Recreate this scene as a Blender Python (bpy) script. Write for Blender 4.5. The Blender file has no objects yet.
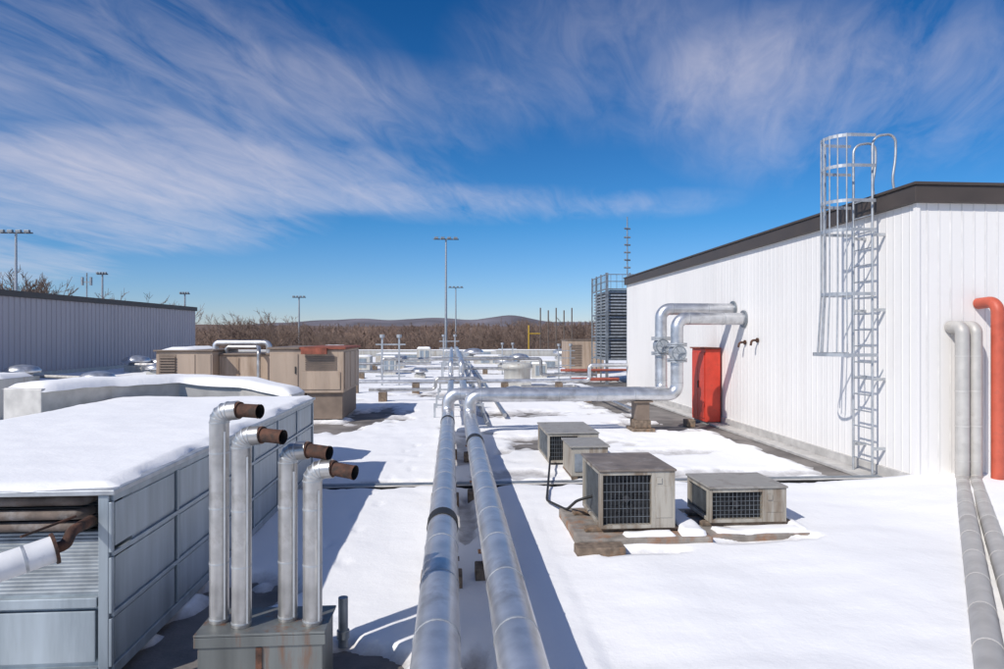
import bpy, math, random
from mathutils import Vector, Matrix, noise
random.seed(7)
S = bpy.context.scene
COL = S.collection
R = math.radians

# ------------------------------------------------------------------ materials
def pmat(name, base, rough=.6, metal=0., var=.12, scale=3., bump=0., bscale=40., stain=None, stain_amt=.0, stain_scale=1.2, streak=False):
    m = bpy.data.materials.new(name); m.use_nodes = True
    nt = m.node_tree; N = nt.nodes; L = nt.links
    b = N['Principled BSDF']
    tc = N.new('ShaderNodeTexCoord')
    vec = tc.outputs['Object']
    if streak:
        mp = N.new('ShaderNodeMapping'); mp.inputs['Scale'].default_value = (1, 1, .12)
        L.new(vec, mp.inputs['Vector']); vec2 = mp.outputs['Vector']
    else:
        vec2 = vec
    n = N.new('ShaderNodeTexNoise'); n.inputs['Scale'].default_value = scale; n.inputs['Detail'].default_value = 4
    L.new(vec2, n.inputs['Vector'])
    r = N.new('ShaderNodeValToRGB')
    lo = [max(0, c*(1-var*1.6)) for c in base]; hi = [min(1, c*(1+var)) for c in base]
    r.color_ramp.elements[0].position = .3; r.color_ramp.elements[1].position = .7
    r.color_ramp.elements[0].color = (*lo, 1); r.color_ramp.elements[1].color = (*hi, 1)
    L.new(n.outputs['Fac'], r.inputs['Fac'])
    out = r.outputs['Color']
    if stain:
        n2 = N.new('ShaderNodeTexNoise'); n2.inputs['Scale'].default_value = stain_scale; n2.inputs['Detail'].default_value = 6
        n2.inputs['Roughness'].default_value = .65
        L.new(vec2, n2.inputs['Vector'])
        r2 = N.new('ShaderNodeValToRGB')
        r2.color_ramp.elements[0].position = .62-stain_amt*.3; r2.color_ramp.elements[1].position = .8-stain_amt*.3
        r2.color_ramp.elements[0].color = (0, 0, 0, 1); r2.color_ramp.elements[1].color = (1, 1, 1, 1)
        L.new(n2.outputs['Fac'], r2.inputs['Fac'])
        mx = N.new('ShaderNodeMix'); mx.data_type = 'RGBA'
        L.new(r2.outputs['Color'], mx.inputs[0]); L.new(out, mx.inputs[6]); mx.inputs[7].default_value = (*stain, 1)
        out = mx.outputs[2]
    L.new(out, b.inputs['Base Color'])
    b.inputs['Metallic'].default_value = metal
    rr = N.new('ShaderNodeMapRange'); rr.inputs['To Min'].default_value = max(0, rough-.1); rr.inputs['To Max'].default_value = min(1, rough+.12)
    L.new(n.outputs['Fac'], rr.inputs['Value']); L.new(rr.outputs['Result'], b.inputs['Roughness'])
    if bump > 0:
        n3 = N.new('ShaderNodeTexNoise'); n3.inputs['Scale'].default_value = bscale; n3.inputs['Detail'].default_value = 3
        L.new(vec, n3.inputs['Vector'])
        bp = N.new('ShaderNodeBump'); bp.inputs['Strength'].default_value = bump; bp.inputs['Distance'].default_value = .02
        L.new(n3.outputs['Fac'], bp.inputs['Height']); L.new(bp.outputs['Normal'], b.inputs['Normal'])
    return m

M = {}
M['alu'] = pmat('aluminium_jacket', (.64, .645, .66), .37, .78, .12, 5, .12, 9, stain=(.44, .43, .43), stain_amt=.25, stain_scale=3)
M['alu2'] = pmat('aluminium_jacket_dull', (.50, .49, .48), .38, .8, .16, 6, .14, 12, stain=(.32, .30, .28), stain_amt=.3, stain_scale=4)
M['greypipe'] = pmat('matte_grey_pipe', (.50, .48, .45), .55, .25, .1, 4, .08, 10, stain=(.38, .35, .32), stain_amt=.2, stain_scale=3)
M['whitepipe'] = pmat('frosted_white_pipe', (.74, .74, .75), .6, .0, .08, 5, .1, 14, stain=(.5, .5, .5), stain_amt=.15, stain_scale=5)
M['galv'] = pmat('galvanised_sheet', (.36, .41, .45), .42, .5, .14, 7, .05, 12, stain=(.25, .29, .32), stain_amt=.35, stain_scale=2.5, streak=True)
M['galvd'] = pmat('galvanised_trim', (.27, .30, .33), .5, .5, .2, 7, .05, 30)
M['steel'] = pmat('galvanised_steel', (.48, .5, .52), .45, .6, .12, 8)
M['white'] = pmat('white_wall_panel', (.82, .795, .765), .5, 0, .03, .8, .01, 3, stain=(.75, .72, .69), stain_amt=.25, stain_scale=1.4, streak=True)
M['seam'] = pmat('white_panel_seam', (.69, .67, .645), .6, 0, .1, 3)
M['grey_panel'] = pmat('grey_wall_panel', (.42, .395, .42), .5, 0, .05, .5, streak=True)
M['fascia'] = pmat('dark_fascia', (.075, .06, .052), .5, .1, .1, 2)
M['beige'] = pmat('beige_paint', (.41, .315, .24), .6, 0, .14, 2, .03, 10, stain=(.27, .19, .13), stain_amt=.35, stain_scale=2.6, streak=True)
M['beiged'] = pmat('dark_beige_paint', (.2, .15, .115), .6, 0, .15, 3)
M['offwhite'] = pmat('offwhite_paint', (.50, .49, .455), .5, .1, .1, 3, .03, 12, stain=(.36, .3, .24), stain_amt=.25, stain_scale=5, streak=True)
M['cab'] = pmat('weathered_cabinet_paint', (.42, .39, .335), .55, .1, .14, 4, .03, 12, stain=(.22, .17, .125), stain_amt=.5, stain_scale=6, streak=True)
M['browntop'] = pmat('weathered_top', (.2, .165, .14), .6, .1, .2, 5, .05, 25, stain=(.3, .27, .25), stain_amt=.3, stain_scale=4)
M['greytop'] = pmat('weathered_grey_top', (.34, .325, .30), .6, .1, .15, 4, .05, 25, stain=(.19, .17, .15), stain_amt=.4, stain_scale=4)
M['rust'] = pmat('rust', (.10, .045, .028), .85, .0, .4, 14, .3, 60, stain=(.035, .025, .02), stain_amt=.5, stain_scale=9)
M['header'] = pmat('dull_header_pipe', (.15, .115, .095), .75, .1, .3, 8, .15, 40, stain=(.24, .22, .21), stain_amt=.4, stain_scale=5)
M['rustr'] = pmat('red_rust', (.27, .08, .05), .8, .0, .3, 6, .2, 40, stain=(.15, .07, .045), stain_amt=.4, stain_scale=5)
M['red'] = pmat('red_paint', (.60, .055, .03), .45, 0, .12, 3, .02, 20, stain=(.35, .05, .03), stain_amt=.15, stain_scale=4)
M['orange'] = pmat('faded_red_paint', (.52, .10, .055), .5, 0, .14, 5, .03, 20, stain=(.36, .08, .05), stain_amt=.3, stain_scale=5)
M['mutered'] = pmat('muted_red_paint', (.34, .09, .06), .6, 0, .15, 5)
M['dark'] = pmat('dark_coil', (.018, .019, .022), .6, .3, .2, 20)
M['fan'] = pmat('dark_fan', (.05, .05, .055), .6, .3, .2, 20)
M['black'] = pmat('black_rubber', (.02, .02, .02), .6, 0, .2, 20)
M['wood'] = pmat('weathered_timber', (.2, .15, .11), .85, 0, .3, 12, .3, 50, stain=(.33, .17, .08), stain_amt=.2, stain_scale=4)
M['curb'] = pmat('stained_curb', (.27, .24, .21), .85, 0, .2, 7, .3, 50, stain=(.30, .13, .05), stain_amt=.4, stain_scale=3)
M['concrete'] = pmat('concrete_block', (.3, .29, .27), .85, 0, .15, 8, .2, 60)
M['bark'] = pmat('bark', (.17, .135, .115), .9, 0, .2, 2)
M['twig'] = pmat('bare_twigs', (.27, .195, .155), .9, 0, .3, .05)
M['forest'] = pmat('bare_forest', (.25, .17, .13), .95, 0, .4, .012, 0, 1, stain=(.15, .11, .09), stain_amt=.4, stain_scale=.02)
M['louver'] = pmat('grey_louver', (.20, .23, .26), .5, .3, .15, 4)
M['darklouver'] = pmat('dark_louver', (.09, .10, .11), .5, .3, .15, 4)
M['yellow'] = pmat('yellow_paint', (.6, .38, .04), .5, 0, .1, 4)
M['conduit'] = pmat('pale_conduit', (.55, .53, .5), .5, .2, .12, 5)
M['base_rusty'] = pmat('rust_streaked_sheet', (.17, .18, .175), .5, .4, .2, 6, .05, 20, stain=(.20, .085, .035), stain_amt=.25, stain_scale=9, streak=True)
M['membrane'] = pmat('roof_membrane', (.2, .18, .165), .75, 0, .3, 1.1, .25, 30, stain=(.09, .08, .075), stain_amt=.45, stain_scale=.8)

def snowmat():
    m = bpy.data.materials.new('snow'); m.use_nodes = True
    nt = m.node_tree; N = nt.nodes; L = nt.links; b = N['Principled BSDF']
    tc = N.new('ShaderNodeTexCoord')
    at = N.new('ShaderNodeAttribute'); at.attribute_name = 'melt'
    n = N.new('ShaderNodeTexNoise'); n.inputs['Scale'].default_value = 3.5; n.inputs['Detail'].default_value = 6; n.inputs['Roughness'].default_value = .7
    L.new(tc.outputs['Object'], n.inputs['Vector'])
    mul = N.new('ShaderNodeMath'); mul.operation = 'MULTIPLY_ADD'
    mul.inputs[1].default_value = 1.6; mul.inputs[2].default_value = -.8
    L.new(n.outputs['Fac'], mul.inputs[0])
    ad = N.new('ShaderNodeMath'); ad.operation = 'ADD'; ad.use_clamp = True
    L.new(mul.outputs[0], ad.inputs[0]); L.new(at.outputs['Fac'], ad.inputs[1])
    gate = N.new('ShaderNodeMath'); gate.operation = 'MULTIPLY'; gate.use_clamp = True
    L.new(ad.outputs[0], gate.inputs[0])
    g2 = N.new('ShaderNodeMapRange'); g2.inputs['From Min'].default_value = .03; g2.inputs['From Max'].default_value = .3
    L.new(at.outputs['Fac'], g2.inputs['Value']); L.new(g2.outputs['Result'], gate.inputs[1])
    mx = N.new('ShaderNodeMix'); mx.data_type = 'RGBA'
    mx.inputs[6].default_value = (.885, .88, .88, 1); mx.inputs[7].default_value = (.34, .32, .31, 1)
    L.new(gate.outputs[0], mx.inputs[0]); L.new(mx.outputs[2], b.inputs['Base Color'])
    b.inputs['Roughness'].default_value = .75
    n3 = N.new('ShaderNodeTexNoise'); n3.inputs['Scale'].default_value = 8; n3.inputs['Detail'].default_value = 7; n3.inputs['Roughness'].default_value = .64
    L.new(tc.outputs['Object'], n3.inputs['Vector'])
    bp = N.new('ShaderNodeBump'); bp.inputs['Strength'].default_value = .32; bp.inputs['Distance'].default_value = .03
    L.new(n3.outputs['Fac'], bp.inputs['Height']); L.new(bp.outputs['Normal'], b.inputs['Normal'])
    return m
M['snow'] = snowmat()

def terrainmat():
    m = bpy.data.materials.new('winter_fields'); m.use_nodes = True
    nt = m.node_tree; N = nt.nodes; L = nt.links; b = N['Principled BSDF']
    tc = N.new('ShaderNodeTexCoord')
    n = N.new('ShaderNodeTexNoise'); n.inputs['Scale'].default_value = .006; n.inputs['Detail'].default_value = 8
    L.new(tc.outputs['Object'], n.inputs['Vector'])
    r = N.new('ShaderNodeValToRGB')
    e = r.color_ramp.elements
    e[0].position = .42; e[0].color = (.15, .11, .10, 1); e[1].position = .72; e[1].color = (.35, .33, .33, 1)
    x = e.new(.62); x.color = (.19, .15, .135, 1)
    L.new(n.outputs['Fac'], r.inputs['Fac']); L.new(r.outputs['Color'], b.inputs['Base Color'])
    b.inputs['Roughness'].default_value = 1; b.inputs['Specular IOR Level'].default_value = 0
    return m
M['terrain'] = terrainmat()
M['hills'] = pmat('hazed_wooded_hills', (.165, .15, .17), 1, 0, .3, .006, 0, 1, stain=(.21, .195, .22), stain_amt=.2, stain_scale=.004)  # aerial haze is put into the bluish base colour

# ------------------------------------------------------------------ mesh builder
class MB:
    def __init__(s): s.v = []; s.f = []; s.m = []; s.s = []
    def add(s, vs, fs, mi=0, sm=False):
        o = len(s.v); s.v.extend([tuple(p) for p in vs])
        for f in fs:
            s.f.append(tuple(i+o for i in f)); s.m.append(mi); s.s.append(sm)
        return s
    def box(s, x0, x1, y0, y1, z0, z1, mi=0):
        vs = [(x0,y0,z0),(x1,y0,z0),(x1,y1,z0),(x0,y1,z0),(x0,y0,z1),(x1,y0,z1),(x1,y1,z1),(x0,y1,z1)]
        s.add(vs, [(0,3,2,1),(4,5,6,7),(0,1,5,4),(1,2,6,5),(2,3,7,6),(3,0,4,7)], mi)
        return s
    def tube(s, pts, r, n=16, mi=0, caps=True, r1=None):
        pts = [Vector(p) for p in pts]; k = len(pts)
        rs = [r + ((r1 if r1 is not None else r)-r)*i/(k-1) for i in range(k)]
        t0 = (pts[1]-pts[0]).normalized()
        nrm = t0.orthogonal().normalized()
        vs = []; prev = t0
        for i, p in enumerate(pts):
            if i == 0: t = t0
            elif i == k-1: t = (pts[-1]-pts[-2]).normalized()
            else: t = ((pts[i+1]-p).normalized()+(p-pts[i-1]).normalized()).normalized()
            q = prev.rotation_difference(t); nrm = (q @ nrm); nrm = (nrm-t*nrm.dot(t)).normalized(); prev = t
            b = t.cross(nrm)
            for j in range(n):
                a = 2*math.pi*j/n
                vs.append(p+(nrm*math.cos(a)+b*math.sin(a))*rs[i])
        fs = [(i*n+j, i*n+(j+1)%n, (i+1)*n+(j+1)%n, (i+1)*n+j) for i in range(k-1) for j in range(n)]
        s.add(vs, fs, mi, True)
        if caps:
            s.add([v for v in vs[:n]], [tuple(range(n-1, -1, -1))], mi)
            s.add([v for v in vs[-n:]], [tuple(range(n))], mi)
        return s
    def cyl(s, p0, p1, r, n=16, mi=0, r1=None, caps=True): return s.tube([p0, p1], r, n, mi, caps, r1)
    def bands(s, p0, p1, r, sp=.9, w=.025, off=.3, mi=0, n=20):
        p0 = Vector(p0); p1 = Vector(p1); L = (p1-p0).length; t = (p1-p0)/L
        d = off
        while d < L-.05:
            s.tube([p0+t*d, p0+t*(d+w)], r*1.025+.001, n, mi); d += sp
        return s
    def lathe(s, prof, c, n=20, mi=0):
        cx, cy, cz = c; vs = []
        for r, z in prof:
            for j in range(n):
                a = 2*math.pi*j/n; vs.append((cx+r*math.cos(a), cy+r*math.sin(a), cz+z))
        k = len(prof)
        fs = [(i*n+j, i*n+(j+1)%n, (i+1)*n+(j+1)%n, (i+1)*n+j) for i in range(k-1) for j in range(n)]
        s.add(vs, fs, mi, True); s.add(vs[-n:], [tuple(range(n))], mi)
        return s

def rp(pts, rad, n=7):
    pts = [Vector(p) for p in pts]; out = [pts[0]]
    for i in range(1, len(pts)-1):
        a = (pts[i-1]-pts[i]); b = (pts[i+1]-pts[i])
        rr = min(rad, a.length*.49, b.length*.49)
        a.normalize(); b.normalize()
        A = pts[i]+a*rr; B = pts[i]+b*rr
        w = math.sin(a.angle(b)/2)
        for j in range(n+1):
            t = j/n; k0 = (1-t)**2; k1 = 2*t*(1-t)*w; k2 = t*t
            out.append((A*k0+pts[i]*k1+B*k2)/(k0+k1+k2))
    out.append(pts[-1]); return out

def mesh_obj(name, mb, mats, base=(0,0,0), bevel=0):
    me = bpy.data.meshes.new(name)
    bx, by, bz = base
    me.from_pydata([(x-bx, y-by, z-bz) for x, y, z in mb.v], [], mb.f)
    for m in mats: me.materials.append(M[m])
    me.polygons.foreach_set('material_index', mb.m)
    me.polygons.foreach_set('use_smooth', mb.s)
    me.update()
    o = bpy.data.objects.new(name, me); COL.objects.link(o)
    if bevel:
        b = o.modifiers.new('bevel', 'BEVEL'); b.width = bevel; b.segments = 2; b.limit_method = 'ANGLE'
    return o

class Thing:
    def __init__(s, name, label, cat, base, group=None, kind=None):
        s.base = base
        e = bpy.data.objects.new(name, None); COL.objects.link(e); e.location = base
        e.empty_display_size = .2
        e['label'] = label; e['category'] = cat
        if group: e['group'] = group
        if kind: e['kind'] = kind
        s.o = e
    def part(s, name, mb, mats, bevel=0, parent=None, label=None):
        o = mesh_obj(name, mb, mats if isinstance(mats, (list, tuple)) else [mats], s.base, bevel)
        o.parent = parent or s.o
        if label: o['label'] = label
        return o

def single(name, label, cat, mb, mats, base, bevel=0, group=None):
    o = mesh_obj(name, mb, mats if isinstance(mats, (list, tuple)) else [mats], base, bevel)
    o.location = base; o['label'] = label; o['category'] = cat
    if group: o['group'] = group
    return o

def dup(o, loc, rotz=0, scale=1, label=None, parent=None):
    c = o.copy(); COL.objects.link(c)
    if parent is None:
        c.location = loc; c.rotation_euler = (0, 0, rotz)
        c.scale = (scale,)*3 if not isinstance(scale, tuple) else scale
        if label: c['label'] = label
    else: c.parent = parent
    for ch in list(o.children):
        dup(ch, None, parent=c)
    return c

def snowcap(x0, x1, y0, y1, z, h, res=.12, rnd=.12, amp=.25, seed=0, edge=.03):
    mb = MB(); nx = max(4, int((x1-x0)/res)); ny = max(4, int((y1-y0)/res))
    vs = []
    for j in range(ny+1):
        for i in range(nx+1):
            x = x0+(x1-x0)*i/nx; y = y0+(y1-y0)*j/ny
            e = min(x-x0, x1-x, y-y0, y1-y)
            k = min(1, e/rnd); k = math.sqrt(max(0, 1-(1-k)**2))
            hh = h*(1+amp*noise.noise(Vector((x*1.1+seed, y*1.1, seed)))+amp*.4*noise.noise(Vector((x*4+seed, y*4, seed))))
            px = x; py = y
            if e < .001:
                w = edge*noise.noise(Vector((x*3, y*3, seed+3)))
                px += w; py += w
            vs.append((px, py, z-.004+hh*k))
    fs = [(j*(nx+1)+i, j*(nx+1)+i+1, (j+1)*(nx+1)+i+1, (j+1)*(nx+1)+i) for j in range(ny) for i in range(nx)]
    mb.add(vs, fs, 0, True)
    return mb

def corr(mb, p0, p1, z0, z1, n, pitch, depth, rib=.05, mi=0, gap=.03, seam=None):
    p0 = Vector(p0).to_3d(); p1 = Vector(p1).to_3d(); n = Vector(n).to_3d(); L = (p1-p0).length; t = (p1-p0)/L
    prof = []; s = 0
    while s < L-1e-6:
        for a, d in ((0, 0), (pitch-rib-gap, 0), (pitch-rib, depth), (pitch-gap, depth)):
            if s+a <= L: prof.append((s+a, d))
        s += pitch
    prof.append((L, 0))
    vs = []
    for a, d in prof:
        p = p0+t*a+n*d; vs.append((p.x, p.y, z0)); vs.append((p.x, p.y, z1))
    o = len(mb.v); mb.v.extend(vs)
    for i in range(len(prof)-1):
        mb.f.append((o+2*i, o+2*i+2, o+2*i+3, o+2*i+1)); mb.s.append(False)
        mb.m.append(seam if (seam is not None and i % 4 in (1,)) else mi)

# ------------------------------------------------------------------ terrain and hills
def tz(x, y):
    d = math.hypot(x, y)
    k = min(1, max(0, (d-300)/1500)); k = k*k*(3-2*k)
    return -9+k*(30+34*noise.noise(Vector((x*.0018, y*.0018, 3))))+1.2*noise.noise(Vector((x*.01, y*.01, 0)))*min(1, d/200)
mb = MB()
ds = [0.001, 30, 60, 90, 120, 160, 200, 260, 330, 420, 520, 650, 800, 1000, 1250, 1500, 1800, 2200, 2700, 3400, 4500, 7000]
na = 180
for d in ds:
    for a in range(na):
        x = d*math.sin(2*math.pi*a/na); y = d*math.cos(2*math.pi*a/na); mb.v.append((x, y, tz(x, y)))
for i in range(len(ds)-1):
    for a in range(na):
        mb.f.append((i*na+a, (i+1)*na+a, (i+1)*na+(a+1) % na, i*na+(a+1) % na)); mb.m.append(0); mb.s.append(True)
o = mesh_obj('ground', mb, ['terrain']); o['kind'] = 'structure'; o['label'] = 'brown winter terrain with patches of snow'; o['category'] = 'ground'
mb = MB(); n = 260
for j, (dd, hf) in enumerate(((2300, -10), (2900, 1), (3600, .5), (4200, -10))):
    for i in range(n+1):
        az = R(-70+140*i/n); x = dd*math.sin(az); y = dd*math.cos(az)
        h = 50+48*noise.noise(Vector((az*5, 1.3, j*.3)))+16*noise.noise(Vector((az*17, 4, j)))
        mb.v.append((x, y, h*hf if hf > 0 else -30))
for j in range(3):
    for i in range(n):
        mb.f.append((j*(n+1)+i, j*(n+1)+i+1, (j+1)*(n+1)+i+1, (j+1)*(n+1)+i)); mb.m.append(0); mb.s.append(True)
o = mesh_obj('hills', mb, ['hills']); o['kind'] = 'structure'; o['label'] = 'distant hazy wooded hills'; o['category'] = 'hills'

# ------------------------------------------------------------------ roof deck + snow
RX0, RX1, RY0, RY1 = -60, 45, -14, 75
mb = MB().box(RX0, RX1, RY0, RY1, -.4, 0, 0); mb.box(RX0+.1, RX1-.1, RY0+.1, RY1-.1, -9.5, -.4, 1)
o = mesh_obj('roof_deck', mb, ['membrane', 'concrete']); o['kind'] = 'structure'; o['label'] = 'flat grey membrane roof deck with wet stains'; o['category'] = 'roof'
mb = MB()
mb.box(RX0, RX1, RY1-.3, RY1, .004, .75, 0); mb.box(RX0, RX1, RY1-.36, RY1+.06, .753, .83, 1)
mb.box(RX0, RX0+.3, RY0, RY1-.37, .004, .75, 0)
single('parapet_wall', 'low pale parapet wall at the far roof edge', 'parapet', mb, ['offwhite', 'snow'], (0, RY1, 0))

def sm(a, b, x):
    t = min(1, max(0, (x-a)/(b-a))); return t*t*(3-2*t)
foot = []
yy = 4.0
while yy < 15:
    foot.append((-1.05+.25*math.sin(yy*.6)+(.13 if len(foot) % 2 else -.13), yy)); yy += .55+.25*random.random()
def bare(x, y):
    q = noise.noise(Vector((x*1.3, y*1.3, 5)))*.6+noise.noise(Vector((x*4, y*4, 9)))*.35
    b = 0
    def ell(cx, cy, rx, ry, k=1.0):
        d = math.sqrt(((x-cx)/rx)**2+((y-cy)/ry)**2)
        return k*(1-sm(.7, 1.15, d+q*1.0))
    if y > 10.9 and x > 5.2: b = max(b, sm(6.3, 6.7, x+q*.45)*(1-sm(34, 36, y)))
    if 9.9 < y < 11.6 and -2.4 < x < 7.5: b = max(b, (1-sm(.05, .3, abs(y-10.95)+q*.3)))
    b = max(b, ell(-2.3, 20.5, .9, 2.6, .9), ell(-3.4, 17.9, 1.0, 1.2), ell(5.6, 17.6, 1.1, .9, .9), ell(-2.0, 4.9, .5, 2.6))
    b = max(b, ell(-1.0, 5.0, .6, .5), ell(5.5, 24, .9, 4, .9), ell(4.4, 13.6, 1.1, .35, .6), ell(2.1, 7.25, .5, .12, .62), ell(3.6, 7.5, .7, .12, .6))
    b = max(b, ell(.17, 4.6, .13, .5, .8), ell(.17, 9.0, .12, 1.0, .75), ell(.2, 14, .3, 2.0, .7), ell(2.2, 20.5, 1.6, .9, .8), ell(-6.5, 18.2, 2.5, .5, .7), ell(1.0, 27, 3, 1.0, .8))
    b = max(b, ell(1.3, 11.6, .8, .4, .6), ell(4.6, 11.4, 2.2, .3, .6), ell(6.1, 6.4, .12, .25, .8))
    if y > 12:
        p = noise.noise(Vector((x*.22, y*.38, 20)))+.5*noise.noise(Vector((x*.9, y*.9, 21)))+.3*noise.noise(Vector((x*2.4, y*2.4, 22)))
        b = max(b, sm(.24, .5, p)*.92*sm(12, 14, y))
    return b
def snowh(x, y):
    b = bare(x, y)
    h = .085+.025*noise.noise(Vector((x*.5, y*.5, 1)))+.014*noise.noise(Vector((x*1.9, y*1.9, 2)))+.004*noise.noise(Vector((x*5, y*5, 2)))
    if x > 1.1 and y < 10.4:
        h += .05*sm(1.1, 2.2, x)+.05*noise.noise(Vector((x*.6+3, y*.35, 7)))+.012*noise.noise(Vector((x*1.2, y*3.2, 17)))
        h += .10*sm(5.6, 7.4, x)*sm(6.5, 9.6, y)
    h = h*(1-1.25*b)
    if x < 1:
        for fx, fy in foot:
            if abs(fx-x) < .25 and abs(fy-y) < .3:
                d = math.hypot((x-fx)/.06, (y-fy)/.13)
                if d < 1.6: h -= .022*(1-sm(.6, 1.25, d))
    if y > 8: h += .016*noise.noise(Vector((x*3.1, y*3.1, 30)))*sm(8, 11, y)
    return h, b
xs = []; x = 1.
while x < 44: xs.append(x); x += max(.05, .02*abs(x-1))
x = 1.-.05
while x > -58: xs.insert(0, x); x -= max(.05, .02*abs(x-1))
ys = []; y = -4.
while y < RY1-.4:
    ys.append(y); y += .25 if y < 2 else max(.05, .010*y)
vs = []; at = []
for y in ys:
    for x in xs:
        h, b = snowh(x, y); vs.append((x, y, h)); at.append(b)
nx = len(xs)
fs = []
for j in range(len(ys)-1):
    for i in range(nx-1):
        a = j*nx+i
        if max(vs[a][2], vs[a+1][2], vs[a+nx][2], vs[a+nx+1][2]) > -.004: fs.append((a, a+1, a+nx+1, a+nx))
me = bpy.data.meshes.new('snow'); me.from_pydata(vs, [], fs); me.materials.append(M['snow'])
A = me.attributes.new('melt', 'FLOAT', 'POINT'); A.data.foreach_set('value', at)
me.polygons.foreach_set('use_smooth', [True]*len(fs)); me.update()
o = bpy.data.objects.new('snow', me); COL.objects.link(o)
o['kind'] = 'structure'; o['label'] = 'thin melting snow cover with footprints on the roof'; o['category'] = 'snow'

mb = MB().box(-2.3, 7.3, 10.88, 10.98, .003, .07, 0); mb.box(-2.3, 7.3, 10.86, 11.0, .073, .085, 1)
mb.tube([(-2.2, 10.80, .075), (7.3, 10.80, .075)], .014, 8, 2)
single('roof_curb', 'low dark expansion curb running across the snowy roof', 'roof curb', mb, ['black', 'galvd', 'conduit'], (2.5, 10.9, 0))

# ------------------------------------------------------------------ white building
WX, WY0, WY1, WT = 7.475, 10.26, 28.2, 4.9
T = Thing('warehouse_building', 'white ribbed metal building with dark roof fascia', 'building', (WX, WY0, 0))
mb = MB(); corr(mb, (WX, WY1), (WX, WY0), .2, WT-.28, (-1, 0), .2, .005, .03, gap=.02, seam=1); T.part('side_wall', mb, ['white', 'seam'])
mb = MB(); corr(mb, (WX, WY0), (26, WY0), .2, WT-.28, (0, -1), .2, .005, .03, gap=.02, seam=1); T.part('end_wall', mb, ['white', 'seam'])
mb = MB().box(WX+.01, 26, WY1-.2, WY1, 0, WT-.28); mb.box(WX+.03, 26, WY0+.03, WY1-.2, .01, .19); T.part('rear_wall', mb, 'white')
mb = MB().box(WX-.10, 26.1, WY0-.1, WY1+.1, WT-.28, WT-.01); mb.box(WX-.13, 26.13, WY0-.13, WY1+.13, WT-.008, WT+.04); T.part('roof_fascia', mb, 'fascia', .01)
mb = MB().box(WX-.03, WX+.03, WY0-.03, WY0+.05, .2, WT-.285); T.part('corner_trim', mb, 'white')
mb = MB().box(WX-.05, WX+.02, WY0+.06, WY1, .004, .22); mb.box(WX-.05, 26, WY0-.05, WY0+.02, .004, .22)
mb.box(WX-.4, WX-.053, WY0+.1, WY1, .004, .06); T.part('base_flashing', mb, 'conduit', .008)
T.part('snow_cover', snowcap(WX+1.2, 25, WY0+.7, WY1-.3, WT+.04, .15, .5, .4), 'snow')
mb = MB().lathe([(.35, 0), (.35, .12), (.5, .14), (.42, .2), (.1, .24)], (9.4, 12.6, WT+.04), 20); T.part('roof_vent', mb, 'offwhite')

lx, ya, yb = 7.24, 11.05, 11.6
T = Thing('roof_ladder', 'galvanised steel ladder with safety cage on white wall', 'ladder', (lx, 11.3, 0))
for yv in (ya, yb):
    mb = MB()
    path = rp([(lx, yv, .02), (lx, yv, 5.92), (lx+.42, yv, 5.98), (lx+.42, yv, 5.55), (lx+.36, yv, 5.2), (lx+.40, yv, 4.95)], .16)
    mb.tube(path, .022, 8)
    T.part('rail', mb, 'steel')
z = .3
while z < 4.95:
    T.part('rung', MB().cyl((lx, ya, z), (lx, yb, z), .013, 8), 'steel'); z += .285
mb = MB(); cy = (ya+yb)/2
def hoop(z, rr=.36, dep=.72, w=.028):
    pts = []
    for i in range(17):
        a = math.pi*i/16
        pts.append((lx-(dep-.36)-rr*math.sin(a) if 0 < i < 16 else lx, cy+rr*math.cos(a), z))
    W = Vector((0, 0, w))
    for i in range(16):
        a = Vector(pts[i]); b = Vector(pts[i+1])
        mb.add([a-W, b-W, b+W, a+W], [(0,1,2,3)])
        ins = Vector((.008, 0, 0))
        mb.add([a+ins-W, b+ins-W, b+ins+W, a+ins+W], [(3,2,1,0)])
for z in (2.15, 3.2, 4.3, 4.8, 5.4, 5.92): hoop(z, .36 if z > 2.5 else .42, .72 if z > 2.5 else .8)
for i in (2, 4, 6, 8, 10, 12, 14):
    a = math.pi*i/16
    xx = lx-.36-.355*math.sin(a); yv = cy+.355*math.cos(a)
    mb.tube([(xx-(.06*math.sin(a)), yv+.06*math.cos(a), 2.12), (xx, yv, 3.2), (xx, yv, 5.95)], .013, 6)
T.part('safety_cage', mb, 'steel')
for z in (.5, 1.7, 2.9, 4.2):
    for yv in (ya, yb): T.part('wall_bracket', MB().box(lx, WX-.007, yv-.02, yv+.02, z, z+.05), 'steel')

T = Thing('hose_cabinet', 'red metal cabinet standing against the white wall', 'cabinet', (7.2, 18.5, 0))
mb = MB().box(6.98, 7.4, 18.0, 19.05, .08, 2.1); T.part('cabinet_body', mb, 'red', .015)
mb = MB().box(6.955, 6.977, 18.06, 18.52, .18, 2.0); T.part('door', mb, 'red', .006)
mb = MB().box(6.955, 6.977, 18.54, 18.99, .18, 2.0); T.part('door', mb, 'red', .006)
mb = MB().box(6.93, 6.955, 18.47, 18.5, 1.0, 1.2); T.part('handle', mb, 'black')
mb = MB().box(6.93, 7.4, 17.95, 19.1, 2.103, 2.14); T.part('top_panel', mb, 'rustr')
mb = MB().box(7.02, 7.36, 18.05, 19.0, .003, .078); T.part('plinth', mb, 'concrete')
mb = MB().box(6.3, 6.55, 17.6, 17.9, .003, .2)
single('concrete_block', 'weathered concrete block on the wet roof strip', 'block', mb, 'wood', (6.4, 17.7, 0), .02)
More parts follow.
